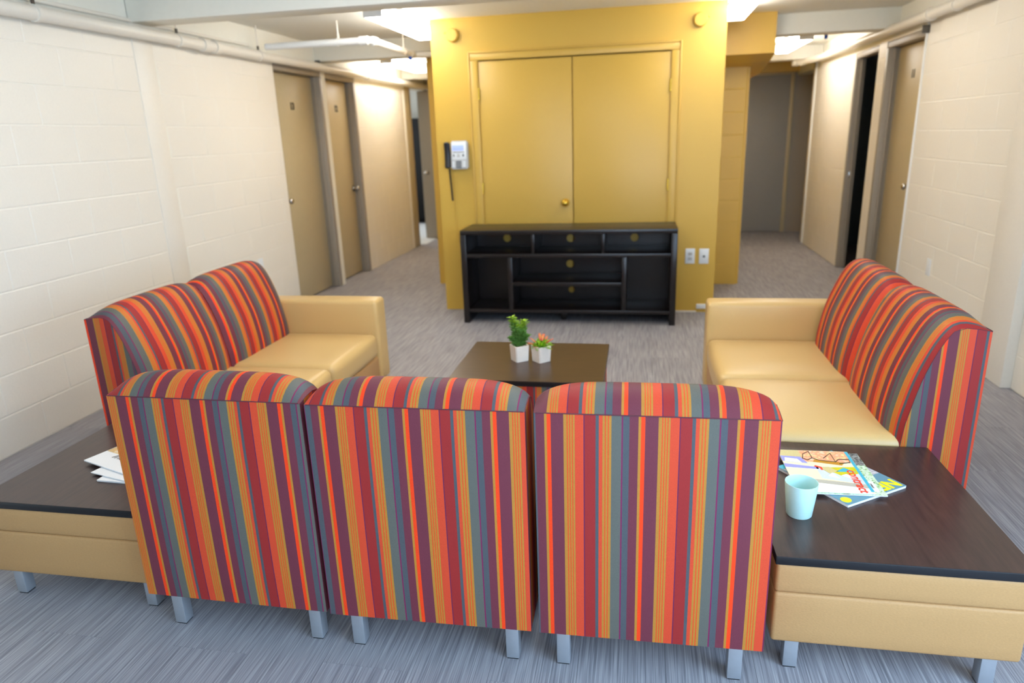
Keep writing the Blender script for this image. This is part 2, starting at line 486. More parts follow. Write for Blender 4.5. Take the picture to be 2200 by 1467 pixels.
# left wall: openings for two doors and, at the far end, a side room
DH = 2.11
wl = wall_boxes('wall_left', [(XL-T, XL, YB, 5.775, 0, ZC), (XL-T, XL, 5.775, 6.70, DH, ZC), (XL-T, XL, 6.70, 6.79, 0, ZC),
                              (XL-T, XL, 6.79, 7.53, DH, ZC), (XL-T, XL, 7.53, 9.30, 0, ZC), (XL-T, XL, 9.30, 10.1, DH, ZC)],
                M['plaster'], 'long white painted concrete block wall on the left')
blocks(wl, 'x+', XL, 1.6, 4.07, 0, 2.19, M['wall'], 0.07)
blocks(wl, 'x+', XL, 4.25, 5.775, 0, 2.19, M['wall'], 0.07)
blocks(wl, 'x+', XL, 7.53, 9.12, 0, 2.19, M['wall'], 0.13)
box('pilaster', XL-0.02, XL+0.007, 4.07, 4.25, 0, 2.35, M['wall'], wl, 0.004)

wr = wall_boxes('wall_right', [(XR, XR+T, YB, -1.05, 0, ZC), (XR, XR+T, -1.05, 1.15, 0, 0.55), (XR, XR+T, -1.05, 1.15, 2.06, ZC), (XR, XR+T, 1.15, 5.975, 0, ZC),
                               (XR, XR+T, 5.975, 6.85, DH, ZC), (XR, XR+T, 6.85, 7.07, 0, ZC), (XR, XR+T, 7.07, 7.77, DH, ZC), (XR, XR+0.085, 7.77, 9.40, 0, ZC), (XR, XR+T, 9.40, 10.5, DH, ZC)],
                M['plaster'], 'long white painted concrete block wall on the right')
blocks(wr, 'x-', XR, 2.6, 4.05, 0, 2.19, M['wall'], 0.11)
blocks(wr, 'x-', XR, 4.38, 5.955, 0, 2.19, M['wall'], 0.11)
blocks(wr, 'x-', XR, 6.85, 7.05, 0, 2.19, M['wall'], 0.0)
blocks(wr, 'x-', XR, 7.80, 9.36, 0, 2.19, M['wall'], 0.02)
box('pilaster', XR-0.055, XR+0.02, 4.05, 4.38, 0, 2.35, M['wall'], wr, 0.005)
box('corner_bead', XR-0.012, XR+0.01, 5.955, 5.975, 0, 2.16, M['white'], wr, 0.004)
box('end_trim', XR-0.02, XR+0.03, 9.36, 9.40, 0, 2.2, M['white'], wr, 0.004)
box('end_trim', XR-0.005, XR+0.05, 9.46, 9.52, 0, 2.2, M['taupe'], wr, 0.004)

# wall behind the camera with its windows
wb = wall_boxes('wall_back', [(XL-T, -0.45, YB-0.16, YB, 0, ZC), (-0.45, 1.85, YB-0.16, YB, 0, 0.6), (-0.45, 1.85, YB-0.16, YB, 2.1, ZC), (1.85, XR+T, YB-0.16, YB, 0, ZC)],
                M['plaster'], 'white wall with a window behind the seating')
def window(name, x0, x1, y0, y1, z0, z1, axis, label):
    r = empty(name, ((x0+x1)/2, (y0+y1)/2, z0)); tag(r, label, kind='structure')
    r.rotation_euler = (0, 0, 0 if axis == 'x' else R(90))
    L = (x1-x0) if axis == 'x' else (y1-y0); H = z1-z0; f = 0.05
    for i, s in enumerate((-1, 1)):
        box('frame_stile', s*L/2-(f if s > 0 else 0), s*L/2+(f if s < 0 else 0), -0.03, 0.03, 0, H, M['white'], r, 0.004)
    box('frame_rail', -L/2+f, L/2-f, -0.03, 0.03, 0, f, M['white'], r, 0.004)
    box('frame_rail', -L/2+f, L/2-f, -0.03, 0.03, H-f, H, M['white'], r, 0.004)
    box('mullion', -0.02, 0.02, -0.03, 0.03, f, H-f, M['white'], r, 0.004)
    for s in (-1, 1):
        a, b = (-L/2+f, -0.02) if s < 0 else (0.02, L/2-f)
        box('pane', a, b, -0.004, 0.004, f, H-f, glass, r)
glass = bpy.data.materials.new('window_glass'); glass.use_nodes = True
_b = glass.node_tree.nodes['Principled BSDF']; _b.inputs['Transmission Weight'].default_value = 1.0
_b.inputs['Roughness'].default_value = 0.0; _b.inputs['IOR'].default_value = 1.02; _b.inputs['Base Color'].default_value = (0.97, 0.99, 1, 1)
window('window_1', -0.45, 1.85, YB-0.12, YB-0.04, 0.6, 2.1, 'x', 'white framed window in the wall behind the seating')
window('window_2', XR+0.04, XR+0.12, -1.05, 1.15, 0.55, 2.06, 'y', 'white framed window in the right wall near the seating')

# far end of both corridors, side rooms
we = wall_boxes('wall_end', [(-3.20, -1.95, 10.10, 10.22, 0, ZC), (0.80, 4.3, YE, YE+0.12, 0, ZC)], M['frame'], 'grey-brown walls closing the two corridors')
wsl = wall_boxes('wall_side_room', [(-5.3, -5.2, 9.0, 12.9, 0, ZC), (-5.3, XL-T, 9.0, 9.1, 0, ZC), (-5.3, -1.9, 12.6, 12.7, 0, ZC), (-1.95, -1.9, 10.2, 12.7, 0, ZC)],
                 M['plaster'], 'pale walls of the side room off the left corridor')
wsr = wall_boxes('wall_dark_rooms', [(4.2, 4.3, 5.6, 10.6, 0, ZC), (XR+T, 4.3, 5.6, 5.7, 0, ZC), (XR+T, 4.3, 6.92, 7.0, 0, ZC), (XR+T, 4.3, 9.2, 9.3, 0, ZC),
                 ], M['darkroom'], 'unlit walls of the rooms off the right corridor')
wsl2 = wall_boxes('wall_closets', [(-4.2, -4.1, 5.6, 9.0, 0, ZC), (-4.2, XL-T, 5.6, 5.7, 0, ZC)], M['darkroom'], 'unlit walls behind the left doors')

# ---- the mustard core of the room
YF = 5.716
wc = wall_boxes('wall_center', [(-1.665, -1.285, YF, 6.86, 0, ZC), (0.205, 0.604, YF, 6.86, 0, ZC), (-1.285, 0.205, YF, 6.86, 2.045, ZC), (-1.285, 0.205, YF+0.12, 6.86, 0, 2.045),
                                (-2.035, -1.60, 6.80, 10.1, 0, ZC)],
                M['yellow'], 'mustard painted wall block in the middle of the room')
bm = bmesh.new(); add_box(bm, 0.55, 0.945, 6.83, 10.5, 0, ZC)
es = [e for e in bm.edges if all(abs(v.co.x-0.945) < 1e-4 and abs(v.co.y-6.83) < 1e-4 for v in e.verts)]
bmesh.ops.bevel(bm, geom=es, offset=0.025, segments=5, affect='EDGES')
link_mesh('corner_wall', finish(bm, 'corner_wall', 40), M['yellow'], wc)
blocks(wc, 'y-', 6.83, 0.606, 0.918, 0, 2.06, M['yellow'], 0.52)
# sloping bulkhead over the right corridor (underside of a stair)
bm = bmesh.new()
prof = [(6.42, ZC), (6.42, 2.036), (6.64, 1.99), (7.22, 1.928), (8.2, 1.928), (8.2, ZC)]
a = [bm.verts.new((0.60, y, z)) for y, z in prof]; b = [bm.verts.new((1.07, y, z)) for y, z in prof]
bm.faces.new(a); bm.faces.new(b[::-1])
for i in range(len(prof)): bm.faces.new((a[i], b[i], b[(i+1) % len(prof)], a[(i+1) % len(prof)]))
link_mesh('bulkhead', finish(bm, 'bulkhead'), M['yellow'], wc)
box('end_beam', 0.9, 2.2, 10.35, 10.5, 2.15, ZC, M['yellow'], wc)

# skirting scraps at the foot of the mustard wall
tag(box('trim_1', 0.470, 0.560, YF-0.014, YF-0.001, 0.030, 0.070, M['white'], None, 0.003), 'short white strip at the foot of the mustard wall', kind='structure')
tag(box('trim_2', 0.290, 0.470, YF-0.012, YF-0.001, 0.0, 0.012, M['pipe'], None, 0.003), 'thin pale skirting scrap beside the media console', kind='structure')

# ---- doors
def knob(parent, p, direction, m, r=0.027):
    d = Vector(direction)
    k = cyl('knob', Vector(p), Vector(p)+d*0.008, 0.034, m, parent)
    bm = bmesh.new()
    add_cyl(bm, (0, 0, 0), d*0.03, 0.011)
    bmesh.ops.create_uvsphere(bm, u_segments=16, v_segments=10, radius=r, matrix=Matrix.Translation(d*0.048) @ Matrix.Scale(0.75, 4, d))
    o = link_mesh('knob_ball', finish(bm, 'knob_ball', 40), m, k, Vector(p)+d*0.006)
    return k

def wall_door(name, side, y0, y1, label, num, knob_y, num_y, num_z, closed=True, leaf=None):
    s = 1 if side == 'L' else -1            # +1: wall faces +X
    X = XL if side == 'L' else XR
    r = empty(name, (X, (y0+y1)/2, 0)); tag(r, label, kind='structure')
    yc = (y0+y1)/2; w2 = (y1-y0)/2
    def bx(nm, d0, d1, a0, a1, z0, z1, m, par=r, bev=0.003):
        xa, xb = sorted((-s*d0, -s*d1))
        return box(nm, xa, xb, a0, a1, z0, z1, m, par, bev)
    fm = M['frame']
    fr = bx('frame_head', 0.004, 0.15 if closed else 0.085, -w2, w2, DH-0.05, DH-0.002, fm)
    j1 = bx('frame_jamb', 0.02, 0.15, -w2, -w2+0.045, 0, DH-0.05, fm)
    j2 = bx('frame_jamb', -0.004, 0.15 if closed else 0.085, w2-0.045, w2, 0, DH-0.05, fm)
    bx('door_stop', 0.04, 0.06, w2-0.062, w2-0.045, 0, DH-0.05, fm, j2, 0.002)
    if closed:
        lf = bx('leaf', 0.088, 0.132, -w2+0.048, w2-0.048, 0.008, DH-0.054, M['taupe'])
        knob(lf, (-s*0.088, knob_y-yc, 0.95), (s, 0, 0), M['chrome'])
        if num:
            mt = Matrix.Translation((-s*0.087, num_y-yc, num_z)) @ Matrix(((0, 0, s, 0), (s, 0, 0, 0), (0, 1, 0, 0), (0, 0, 0, 1)))
            text('number', num, 0.085, M['ink'], lf, mt, 0.001, bold=0.004)
    else:
        bx('strike_plate', 0.03, 0.06, w2-0.047, w2-0.0445, 0.92, 0.99, M['chrome'], j2, 0.001)
    return r
wall_door('door_1', 'L', 5.775, 6.70, 'closed taupe door numbered 13 in the left wall', '13', 5.885, 6.215, 1.777)
wall_door('door_2', 'L', 6.79, 7.53, 'closed taupe door further along the left wall, next to door 13', '12', 7.43, 7.18, 1.784)
wall_door('door_3', 'R', 5.975, 6.85, 'closed taupe door in the right wall', '11', 6.16, 6.42, 1.82)
wall_door('door_4', 'R', 7.07, 7.77, 'open dark doorway in the right wall', None, 0, 0, 0, closed=False)
# taupe casing that ends the left wall
tl = box('trim_3', XL-0.05, XL+0.012, 9.12, 9.17, 0, 2.12, M['pipe'], None, 0.004); tag(tl, 'pale door casing at the far end of the left wall', kind='structure')
tl2 = box('trim_4', XL-0.14, XL+0.004, 9.17, 9.42, 0, 2.12, M['taupe'], None, 0.004); tag(tl2, 'taupe door jamb at the far end of the left wall', kind='structure')
# corridor end doors
r = empty('door_5', (1.5, YE, 0)); tag(r, 'grey door closing the right corridor', kind='structure')
lf = box('leaf', -0.55, 0.48, -0.03, -0.002, 0.01, 2.12, M['greydoor'], r, 0.003)
box('frame_jamb', 0.48, 0.53, -0.045, -0.002, 0, 2.16, M['taupe'], r, 0.003)
box('frame_head', -0.55, 0.48, -0.045, -0.002, 2.12, 2.16, M['taupe'], r, 0.003)
r = empty('door_6', (-2.65, 10.10, 0)); tag(r, 'grey-brown door at the end of the left corridor', kind='structure')
lf = box('leaf', -0.52, 0.55, -0.03, -0.002, 0.01, 2.12, M['frame'], r, 0.003)
knob(lf, (-0.46, -0.03, 0.97), (0, -1, 0), M['chrome'])
# double cupboard doors in the mustard wall
r = empty('door_7', (-0.54, YF, 0)); tag(r, 'mustard painted double cupboard doors behind the media console', kind='structure')
for s in (-1, 1):
    lf = box('leaf', (-0.745 if s < 0 else 0.003), (-0.003 if s < 0 else 0.745), -0.004, 0.035, 0.012, 2.022, M['yellow_door'], r, 0.004)
    for z in (0.30, 1.04, 1.78):
        cyl('hinge', (s*0.750, -0.010, z-0.045), (s*0.750, -0.010, z+0.045), 0.008, M['yellow_door'] if z < 0.5 else M['brass'], lf, n=10)
    if s < 0: knob(lf, (-0.062, -0.004, 0.912), (0, -1, 0), M['brass'], 0.026)
for s in (-1, 1):
    box('casing', s*0.752 if s > 0 else -0.812, 0.812 if s > 0 else -0.752, -0.016, -0.001, 0, 2.03, M['yellow_door'], r, 0.005)
    box('casing_bead', s*0.812 if s > 0 else -0.826, 0.826 if s > 0 else -0.812, -0.022, -0.001, 0, 2.095, M['yellow_door'], r, 0.005)
box('casing', -0.812, 0.812, -0.016, -0.001, 2.030, 2.082, M['yellow_door'], r, 0.005)
box('casing_bead', -0.812, 0.812, -0.022, -0.001, 2.082, 2.096, M['yellow_door'], r, 0.005)

# dark furniture in the left side room
cb = empty('dark_cabinet', (-4.0, 12.3, 0)); tag(cb, 'tall black cabinet seen through the left side-room opening', 'cabinet')
box('body', -0.9, 0.9, -0.25, 0.25, 0.06, 1.80, M['black_room'], cb, 0.006)
box('plinth', -0.86, 0.86, -0.22, 0.22, 0.0, 0.06, M['black_room'], cb)
for i in range(3): box('door', -0.9+0.6*i+0.006, -0.9+0.6*(i+1)-0.006, -0.268, -0.25, 0.08, 1.78, M['black_room'], cb, 0.004)
lfl = box('daylight_floor', -5.1, -3.02, 9.50, 11.9, -0.0034, 0.004, M['white'], None); tag(lfl, 'white side-room floor, carried past the opening as painted daylight', 'painted floor daylight')  # white floor of the side room; its corridor edge paints in daylight spill
cb = empty('dark_wardrobe', (3.45, 8.6, 0)); tag(cb, 'black wardrobe in the unlit room behind the right doorway', 'wardrobe')
box('body', -0.6, 0.6, -0.3, 0.3, 0.05, 1.72, M['black_room'], cb, 0.006)
box('plinth', -0.56, 0.56, -0.26, 0.26, 0, 0.05, M['black_room'], cb)
for i in range(2): box('door', -0.6+0.6*i+0.006, -0.6*(1-i)-0.006+(0 if i == 0 else 0.6), -0.318, -0.30, 0.07, 1.70, M['black_room'], cb, 0.004)

# ------------------------------------------------------------------ ceiling lights
def tube_light(x, y0, y1, label, wdt=0.13):
    r = empty('ceiling_light', (x, (y0+y1)/2, 2.245)); tag(r, label, 'ceiling light', 'fluorescent ceiling lights')
    h = (y1-y0)/2
    box('housing', -wdt/2, wdt/2, -h, h, 0.085, 0.104, M['white'], r, 0.003)
    box('lens', -wdt/2, wdt/2, -h+0.012, h-0.012, 0.0, 0.085, M['lens'], r)
    for s in (-1, 1):
        box('end_cap', -wdt/2-0.003, wdt/2+0.003, s*h-(0.012 if s > 0 else 0), s*h+(0.012 if s < 0 else 0), -0.004, 0.088, M['white'], r, 0.004)
tube_light(-1.785, 4.78, 6.02, 'lit tube light above the left front corner of the mustard wall')
tube_light(0.690, 4.78, 6.02, 'lit tube light above the right front corner of the mustard wall')
tube_light(-2.72, 7.58, 8.84, 'lit tube light over the left corridor')
tube_light(1.545, 7.58, 8.84, 'lit tube light over the right corridor')
tube_light(-0.95, 2.20, 3.44, 'unseen tube light added over the seating, nearer the left sofa')  # unseen pair above the view, added and placed to light the walls evenly
tube_light(-0.10, 2.20, 3.44, 'unseen tube light added over the seating, nearer the right sofa')

# ------------------------------------------------------------------ pipes
def pipe_run(name, pts, r, label, m=None, couplings=(), hangers=()):
    root = empty(name, pts[0]); tag(root, label, 'pipe')
    o0 = Vector(pts[0])
    # rounded corners
    P = [Vector(p)-o0 for p in pts]; Q = [P[0]]
    for i in range(1, len(P)-1):
        a = (P[i-1]-P[i]).normalized(); b = (P[i+1]-P[i]).normalized(); rr = r*1.6
        for k in range(5):
            t = k/4.0
            Q.append((1-t)**2*(P[i]+a*rr)+2*t*(1-t)*P[i]+t*t*(P[i]+b*rr))
    Q.append(P[-1])
    tube('pipe', Q, r, m or M['pipe'], root, 14)
    for p, d in couplings:
        p = Vector(p)-o0; d = Vector(d)
        cyl('coupling', p-d*0.035, p+d*0.035, r*1.28, m or M['pipe'], root)
    for p in hangers:
        p = Vector(p)-o0
        h = cyl('hanger_rod', (p.x, p.y, p.z+r), (p.x, p.y, ZC-o0.z), 0.006, M['pipe'], root, n=8)
        cyl('hanger_ring', p-Vector((0, 0.012, 0)), p+Vector((0, 0.012, 0)), r*1.18, M['pipe'], root)
        box('hanger_clamp', p.x-0.007, p.x+0.007, p.y-0.008, p.y+0.008, p.z+r, p.z+r+0.035, M['bracket'] if abs(p.x) < 0.02 else M['pipe'], root, 0.003)
    return root
pipe_run('heating_pipe', [(XL+0.07, YB+0.05, 2.100), (XL+0.07, 10.05, 2.150)], 0.036, 'thick cream pipe running along the left wall above the doors',
         couplings=[((XL+0.07, 4.72, 2.1275), (0, 1, 0)), ((XL+0.07, 4.86, 2.128), (0, 1, 0)), ((XL+0.07, 7.75, 2.140), (0, 1, 0))],
         hangers=[(XL+0.07, 4.43, 2.126), (XL+0.07, 5.45, 2.131), (XL+0.07, 3.3, 2.121)])
pipe_run('conduit_pipe', [(XL+0.016, YB+0.05, 2.185), (XL+0.016, 4.50, 2.200), (XL+0.016, 5.4, 2.204)], 0.012, 'thin conduit above the thick pipe on the left wall')
pipe_run('sprinkler_pipe', [(XL+0.125, 5.48, 2.195), (-2.07, 5.48, 2.195), (-2.07, 6.55, 2.195), (-1.62, 6.55, 2.195)], 0.026, 'white sprinkler pipe with an elbow left of the mustard wall', M['white'],
         couplings=[((-2.13, 5.48, 2.195), (1, 0, 0)), ((-2.07, 5.55, 2.195), (0, 1, 0)), ((-2.07, 6.46, 2.195), (0, 1, 0))],
         hangers=[(-2.34, 5.48, 2.195), (-2.07, 6.25, 2.195)])
tg = box('blue_pipe_tag', -2.085, -2.055, 6.42, 6.425, 2.135, 2.168, M['blue_tag'], None, 0.002); tag(tg, 'small blue tag hanging from the sprinkler pipe', 'tag')
pipe_run('heating_pipe', [(XR-0.075, YB+0.05, 2.135), (XR-0.075, 9.0, 2.185), (XR-0.20, 9.25, 2.18), (XR-0.28, 9.3, 2.18)], 0.036, 'thick cream pipe running along the right wall above the doors',
         couplings=[((XR-0.075, 5.75, 2.169), (0, 1, 0)), ((XR-0.20, 9.25, 2.18), (0.7, 0.7, 0)), ((XR-0.27, 9.3, 2.18), (1, 0, 0))],
         hangers=[(XR-0.075, 5.30, 2.165)])
pipe_run('conduit_pipe', [(XR-0.016, YB+0.05, 2.205), (XR-0.016, 6.5, 2.225)], 0.012, 'thin conduit above the thick pipe on the right wall')
tg = box('blue_pipe_tag', 1.62, 1.65, 7.20, 7.205, 2.20, 2.235, M['blue_tag'], None, 0.002); tag(tg, 'small blue tag near the light over the right corridor', 'tag')
# wall bracket stubs in dark metal
for (bx_, by_, lab) in ((XR-0.03, 5.93, 'dark metal pipe bracket beside the closed door in the right wall'), (XL+0.03, 6.60, 'dark metal pipe bracket above the left doors')):
    b_ = box('pipe_bracket', bx_-0.022, bx_+0.026, by_-0.012, by_+0.012, 2.07 if bx_ > 0 else 2.175, 2.125 if bx_ > 0 else 2.20, M['bracket'], None, 0.003)
    tag(b_, lab, 'bracket')

# ------------------------------------------------------------------ small fittings on the mustard wall
for x, lab in ((-1.483, 'round mustard painted box cover at the upper left of the wall'), (0.412, 'round mustard painted box cover at the upper right of the wall')):
    r = empty('round_wall_cover', (x, YF, 2.225)); tag(r, lab, 'wall cover', 'round wall covers')
    d = lathe('cover', [(0.050, 0), (0.050, 0.030), (0.044, 0.038), (0.0, 0.040)][:3], M['yellow'], r); d.rotation_euler = (R(90), 0, 0)
    d2 = lathe('screw', [(0.006, 0), (0.006, 0.012), (0.004, 0.014)], M['yellow'], r, 12, (-0.062 if x < 0 else 0.062, 0, 0.02)); d2.rotation_euler = (R(90), 0, 0)

def plate(loc, rz, label, kind):
    r = empty('wall_outlet', loc, rz); tag(r, label, 'outlet', 'white wall plates')
    box('plate', -0.038, 0.038, -0.008, 0, -0.062, 0.062, M['plastic_w'], r, 0.004)
    if kind == 'duplex':
        for s in (-1, 1):
            q = box('socket', -0.017, 0.017, -0.0105, -0.0075, s*0.02-0.014, s*0.02+0.014, M['plastic_g'], r, 0.003)
            for t in (-1, 1): box('slot', t*0.006-0.0012, t*0.006+0.0012, -0.0112, -0.0100, s*0.02-0.005, s*0.02+0.005, M['plastic_b'], q)
    else:
        box('jack', -0.009, 0.009, -0.0105, -0.0075, -0.010, 0.008, M['key'], r, 0.002)
plate((0.405, YF, 0.467), 0, 'white duplex outlet plate right of the console', 'duplex')
plate((0.514, YF, 0.466), 0, 'white data jack plate next to the duplex outlet', 'jack')
plate((XR-0.005, 5.37, 0.44), R(90), 'white outlet plate on the right wall behind the sofa', 'duplex')
plate((XL+0.005, 5.17, 0.49), R(-90), 'white outlet plate on the left wall behind the sofa', 'duplex')

# wall phone
ph = empty('wall_phone', (-1.495, YF, 1.315)); tag(ph, 'grey wall phone with black handset and hanging cord', 'phone')
bm = bmesh.new()
for (x0, x1, z0, z1, d0, d1) in ((-0.045, 0.098, -0.112, 0.112, 0.062, 0.040),):
    vs = [bm.verts.new(c) for c in ((x0, -d0, z0), (x1, -d0, z0), (x1, -d1, z1), (x0, -d1, z1), (x0, 0, z0), (x1, 0, z0), (x1, 0, z1), (x0, 0, z1))]
    bm.faces.new(vs[:4]); bm.faces.new(vs[4:][::-1])
    for i in range(4): bm.faces.new((vs[i], vs[4+i], vs[4+(i+1) % 4], vs[(i+1) % 4]))
bmesh.ops.bevel(bm, geom=bm.edges[:], offset=0.010, segments=3, affect='EDGES')
link_mesh('body', finish(bm, 'body', 40), M['plastic_g'], ph)
tilt = math.atan2(0.022, 0.224)
def on_phone(nm, x0, x1, z0, z1, th, m, par=ph):
    zc = (z0+z1)/2; dy = -(0.051-(zc/0.224)*0.022)
    o = box(nm, x0, x1, -th, 0.001, -(z1-z0)/2, (z1-z0)/2, m, par, 0.0015)
    o.location = (0, dy, zc); o.rotation_euler = (-tilt, 0, 0)
    return o
on_phone('face_plate', -0.035, 0.088, -0.035, 0.100, 0.003, M['plastic_w'])
on_phone('screen', -0.026, 0.066, 0.036, 0.078, 0.005, M['screen'])
on_phone('soft_key_strip', -0.022, 0.070, 0.019, 0.024, 0.005, M['key'])
for x in (-0.018, 0.062): on_phone('side_key', x-0.006, x+0.006, -0.012, 0.006, 0.006, M['key'])
on_phone('navigation_key', 0.010, 0.034, -0.018, 0.010, 0.006, M['plastic_g'])
for i in range(3):
    for j in range(4): on_phone('number_key', -0.001+i*0.016, 0.012+i*0.016, -0.058-j*0.015, -0.047-j*0.015, 0.004, M['key'])
for i in range(2):
    for j in range(3): on_phone('function_key', (-0.032, 0.058)[i], (-0.014, 0.080)[i], -0.062-j*0.016, -0.050-j*0.016, 0.004, M['plastic_w'])
hs = round_cube('handset', 0.024, 0.022, 0.105, 0.018, M['plastic_b'], ph, (-0.072, -0.062, 0.0), 12)
for v in hs.data.vertices: v.co.y += 0.016*(1-(v.co.z/0.105)**2)
for z in (-0.078, 0.078): round_cube('ear_cup', 0.022, 0.018, 0.024, 0.012, M['plastic_b'], hs, (0, 0.016, z), 8)
pts = []
for i in range(241):
    t = i/240.0
    a = t*2*math.pi*30
    pts.append((-0.066+0.012*t+0.006*math.cos(a), -0.030+0.006*math.sin(a), -0.108-0.26*t))
tube('coiled_cord', pts, 0.0032, M['plastic_b'], ph, 6)
tube('line_cord', [(-0.048, -0.004, -0.11), (-0.046, -0.003, -0.5), (-0.02, -0.003, -0.75)], 0.0022, M['yellow'], ph, 6)

# ------------------------------------------------------------------ media console
cx0, cx1, cy0, cy1, ch = -1.397, 0.281, 5.273, 5.690, 0.748
con = empty('media_console', ((cx0+cx1)/2, (cy0+cy1)/2, 0)); tag(con, 'long black open media console with five round cable holes', 'media console')
ox, oy = (cx0+cx1)/2, (cy0+cy1)/2
def cbx(nm, x0, x1, y0, y1, z0, z1, par=con, bev=0.003):
    return box(nm, x0-ox, x1-ox, y0-oy, y1-oy, z0, z1, M['espresso'], par, bev)
cbx('top', cx0, cx1, cy0, cy1, ch-0.034, ch)
cbx('side_panel', cx0, cx0+0.046, cy0, cy1, 0, ch-0.034)
cbx('side_panel', cx1-0.046, cx1, cy0, cy1, 0, ch-0.034)
cbx('shelf', cx0+0.046, cx1-0.046, cy0+0.006, cy1-0.012, 0.532, 0.562)
cbx('bottom_shelf', cx0+0.046, cx1-0.046, cy0+0.010, cy1-0.012, 0.085, 0.112)
for x in (-0.818, -0.275): cbx('upper_divider', x-0.012, x+0.012, cy0+0.012, cy1-0.012, 0.562, ch-0.034)
for x in (-1.005, -0.113): cbx('lower_divider', x-0.018, x+0.018, cy0+0.012, cy1-0.012, 0.112, 0.532)
cbx('middle_shelf', -0.987, -0.131, cy0+0.016, cy1-0.012, 0.306, 0.334)
cbx('toe_rail', cx0+0.046, cx1-0.046, cy1-0.06, cy1-0.04, 0.0, 0.085)
cbx('center_foot', -0.615, -0.575, cy0+0.14, cy0+0.18, 0.0, 0.085)
def holed(nm, x0, x1, z0, z1, hx, hz, r):
    """back panel with a round cable hole"""
    N = 32; bm = bmesh.new(); y0 = cy1-0.012-oy; y1 = cy1-0.004-oy
    rings = []
    for y in (y0, y1):
        inn = []; out = []
        for k in range(N):
            a = 2*math.pi*(k+0.5)/N
            inn.append(bm.verts.new((hx-ox+r*math.cos(a), y, hz+r*math.sin(a))))
            c, s_ = math.cos(a), math.sin(a)
            tx = ((x1-hx) if c > 0 else (x0-hx))/c; tz = ((z1-hz) if s_ > 0 else (z0-hz))/s_
            t = min(tx, tz)
            out.append((hx-ox+t*c, hz+t*s_))
        rings.append((inn, [bm.verts.new((px, y, pz)) for px, pz in out], y))
        for k in range(N):
            bm.faces.new((rings[-1][0][k], rings[-1][0][(k+1) % N], rings[-1][1][(k+1) % N], rings[-1][1][k]))
        for (qx, qz) in ((x0, z0), (x0, z1), (x1, z0), (x1, z1)):       # corner fill
            ks = sorted(range(N), key=lambda k: (out[k][0]+ox-qx)**2+(out[k][1]-qz)**2)
            onx = [k for k in ks if abs(out[k][0]+ox-qx) < 1e-6]; onz = [k for k in ks if abs(out[k][1]-qz) < 1e-6]
            if onx and onz:
                bm.faces.new((bm.verts.new((qx-ox, y, qz)), rings[-1][1][onx[0]], rings[-1][1][onz[0]]))
    for k in range(N): bm.faces.new((rings[0][0][k], rings[0][0][(k+1) % N], rings[1][0][(k+1) % N], rings[1][0][k]))
    link_mesh(nm, finish(bm, nm), M['espresso'], con)
holed('back_panel', cx0+0.04, -0.818, 0.55, 0.72, -1.094, 0.630, 0.033)
holed('back_panel', -0.818, -0.275, 0.55, 0.72, -0.561, 0.625, 0.033)
holed('back_panel', -0.275, cx1-0.04, 0.55, 0.72, -0.040, 0.627, 0.033)
holed('back_panel', -1.0, -0.12, 0.32, 0.55, -0.566, 0.412, 0.033)
holed('back_panel', -1.0, -0.12, 0.09, 0.32, -0.556, 0.192, 0.027)
cbx('back_panel', cx0+0.04, -1.0, cy1-0.012, cy1-0.004, 0.09, 0.55, bev=0)
cbx('back_panel', -0.12, cx1-0.04, cy1-0.012, cy1-0.004, 0.09, 0.55, bev=0)

# ------------------------------------------------------------------ lounge furniture
PER = 0.232
P_END = [(0, .787), (.05, .796), (.095, .795), (.122, .774), (.155, .709), (.188, .614), (.212, .505), (.224, .442), (.232, .34)]
P_MID = [(0, .787), (.025, .818), (.070, .838), (.120, .830), (.162, .785), (.200, .705), (.236, .605), (.256, .505), (.264, .43), (.264, .34)]
def resample(P, n):
    P = [Vector(p) for p in P]; L = [0]
    # Catmull-Rom smoothing
    Q = []
    for i in range(len(P)-1):
        p0, p1, p2, p3 = P[max(i-1, 0)], P[i], P[i+1], P[min(i+2, len(P)-1)]
        for k in range(8):
            t = k/8.0
            Q.append(0.5*((2*p1)+(p2-p0)*t+(2*p0-5*p1+4*p2-p3)*t*t+(-p0+3*p1-3*p2+p3)*t**3))
    Q.append(P[-1])
    for i in range(1, len(Q)): L.append(L[-1]+(Q[i]-Q[i-1]).length)
    out = []; j = 0
    for k in range(n+1):
        s = L[-1]*k/n
        while j < len(Q)-2 and L[j+1] < s: j += 1
        f = (s-L[j])/max(L[j+1]-L[j], 1e-9)
        out.append(Q[j].lerp(Q[j+1], min(max(f, 0), 1)))
    return out
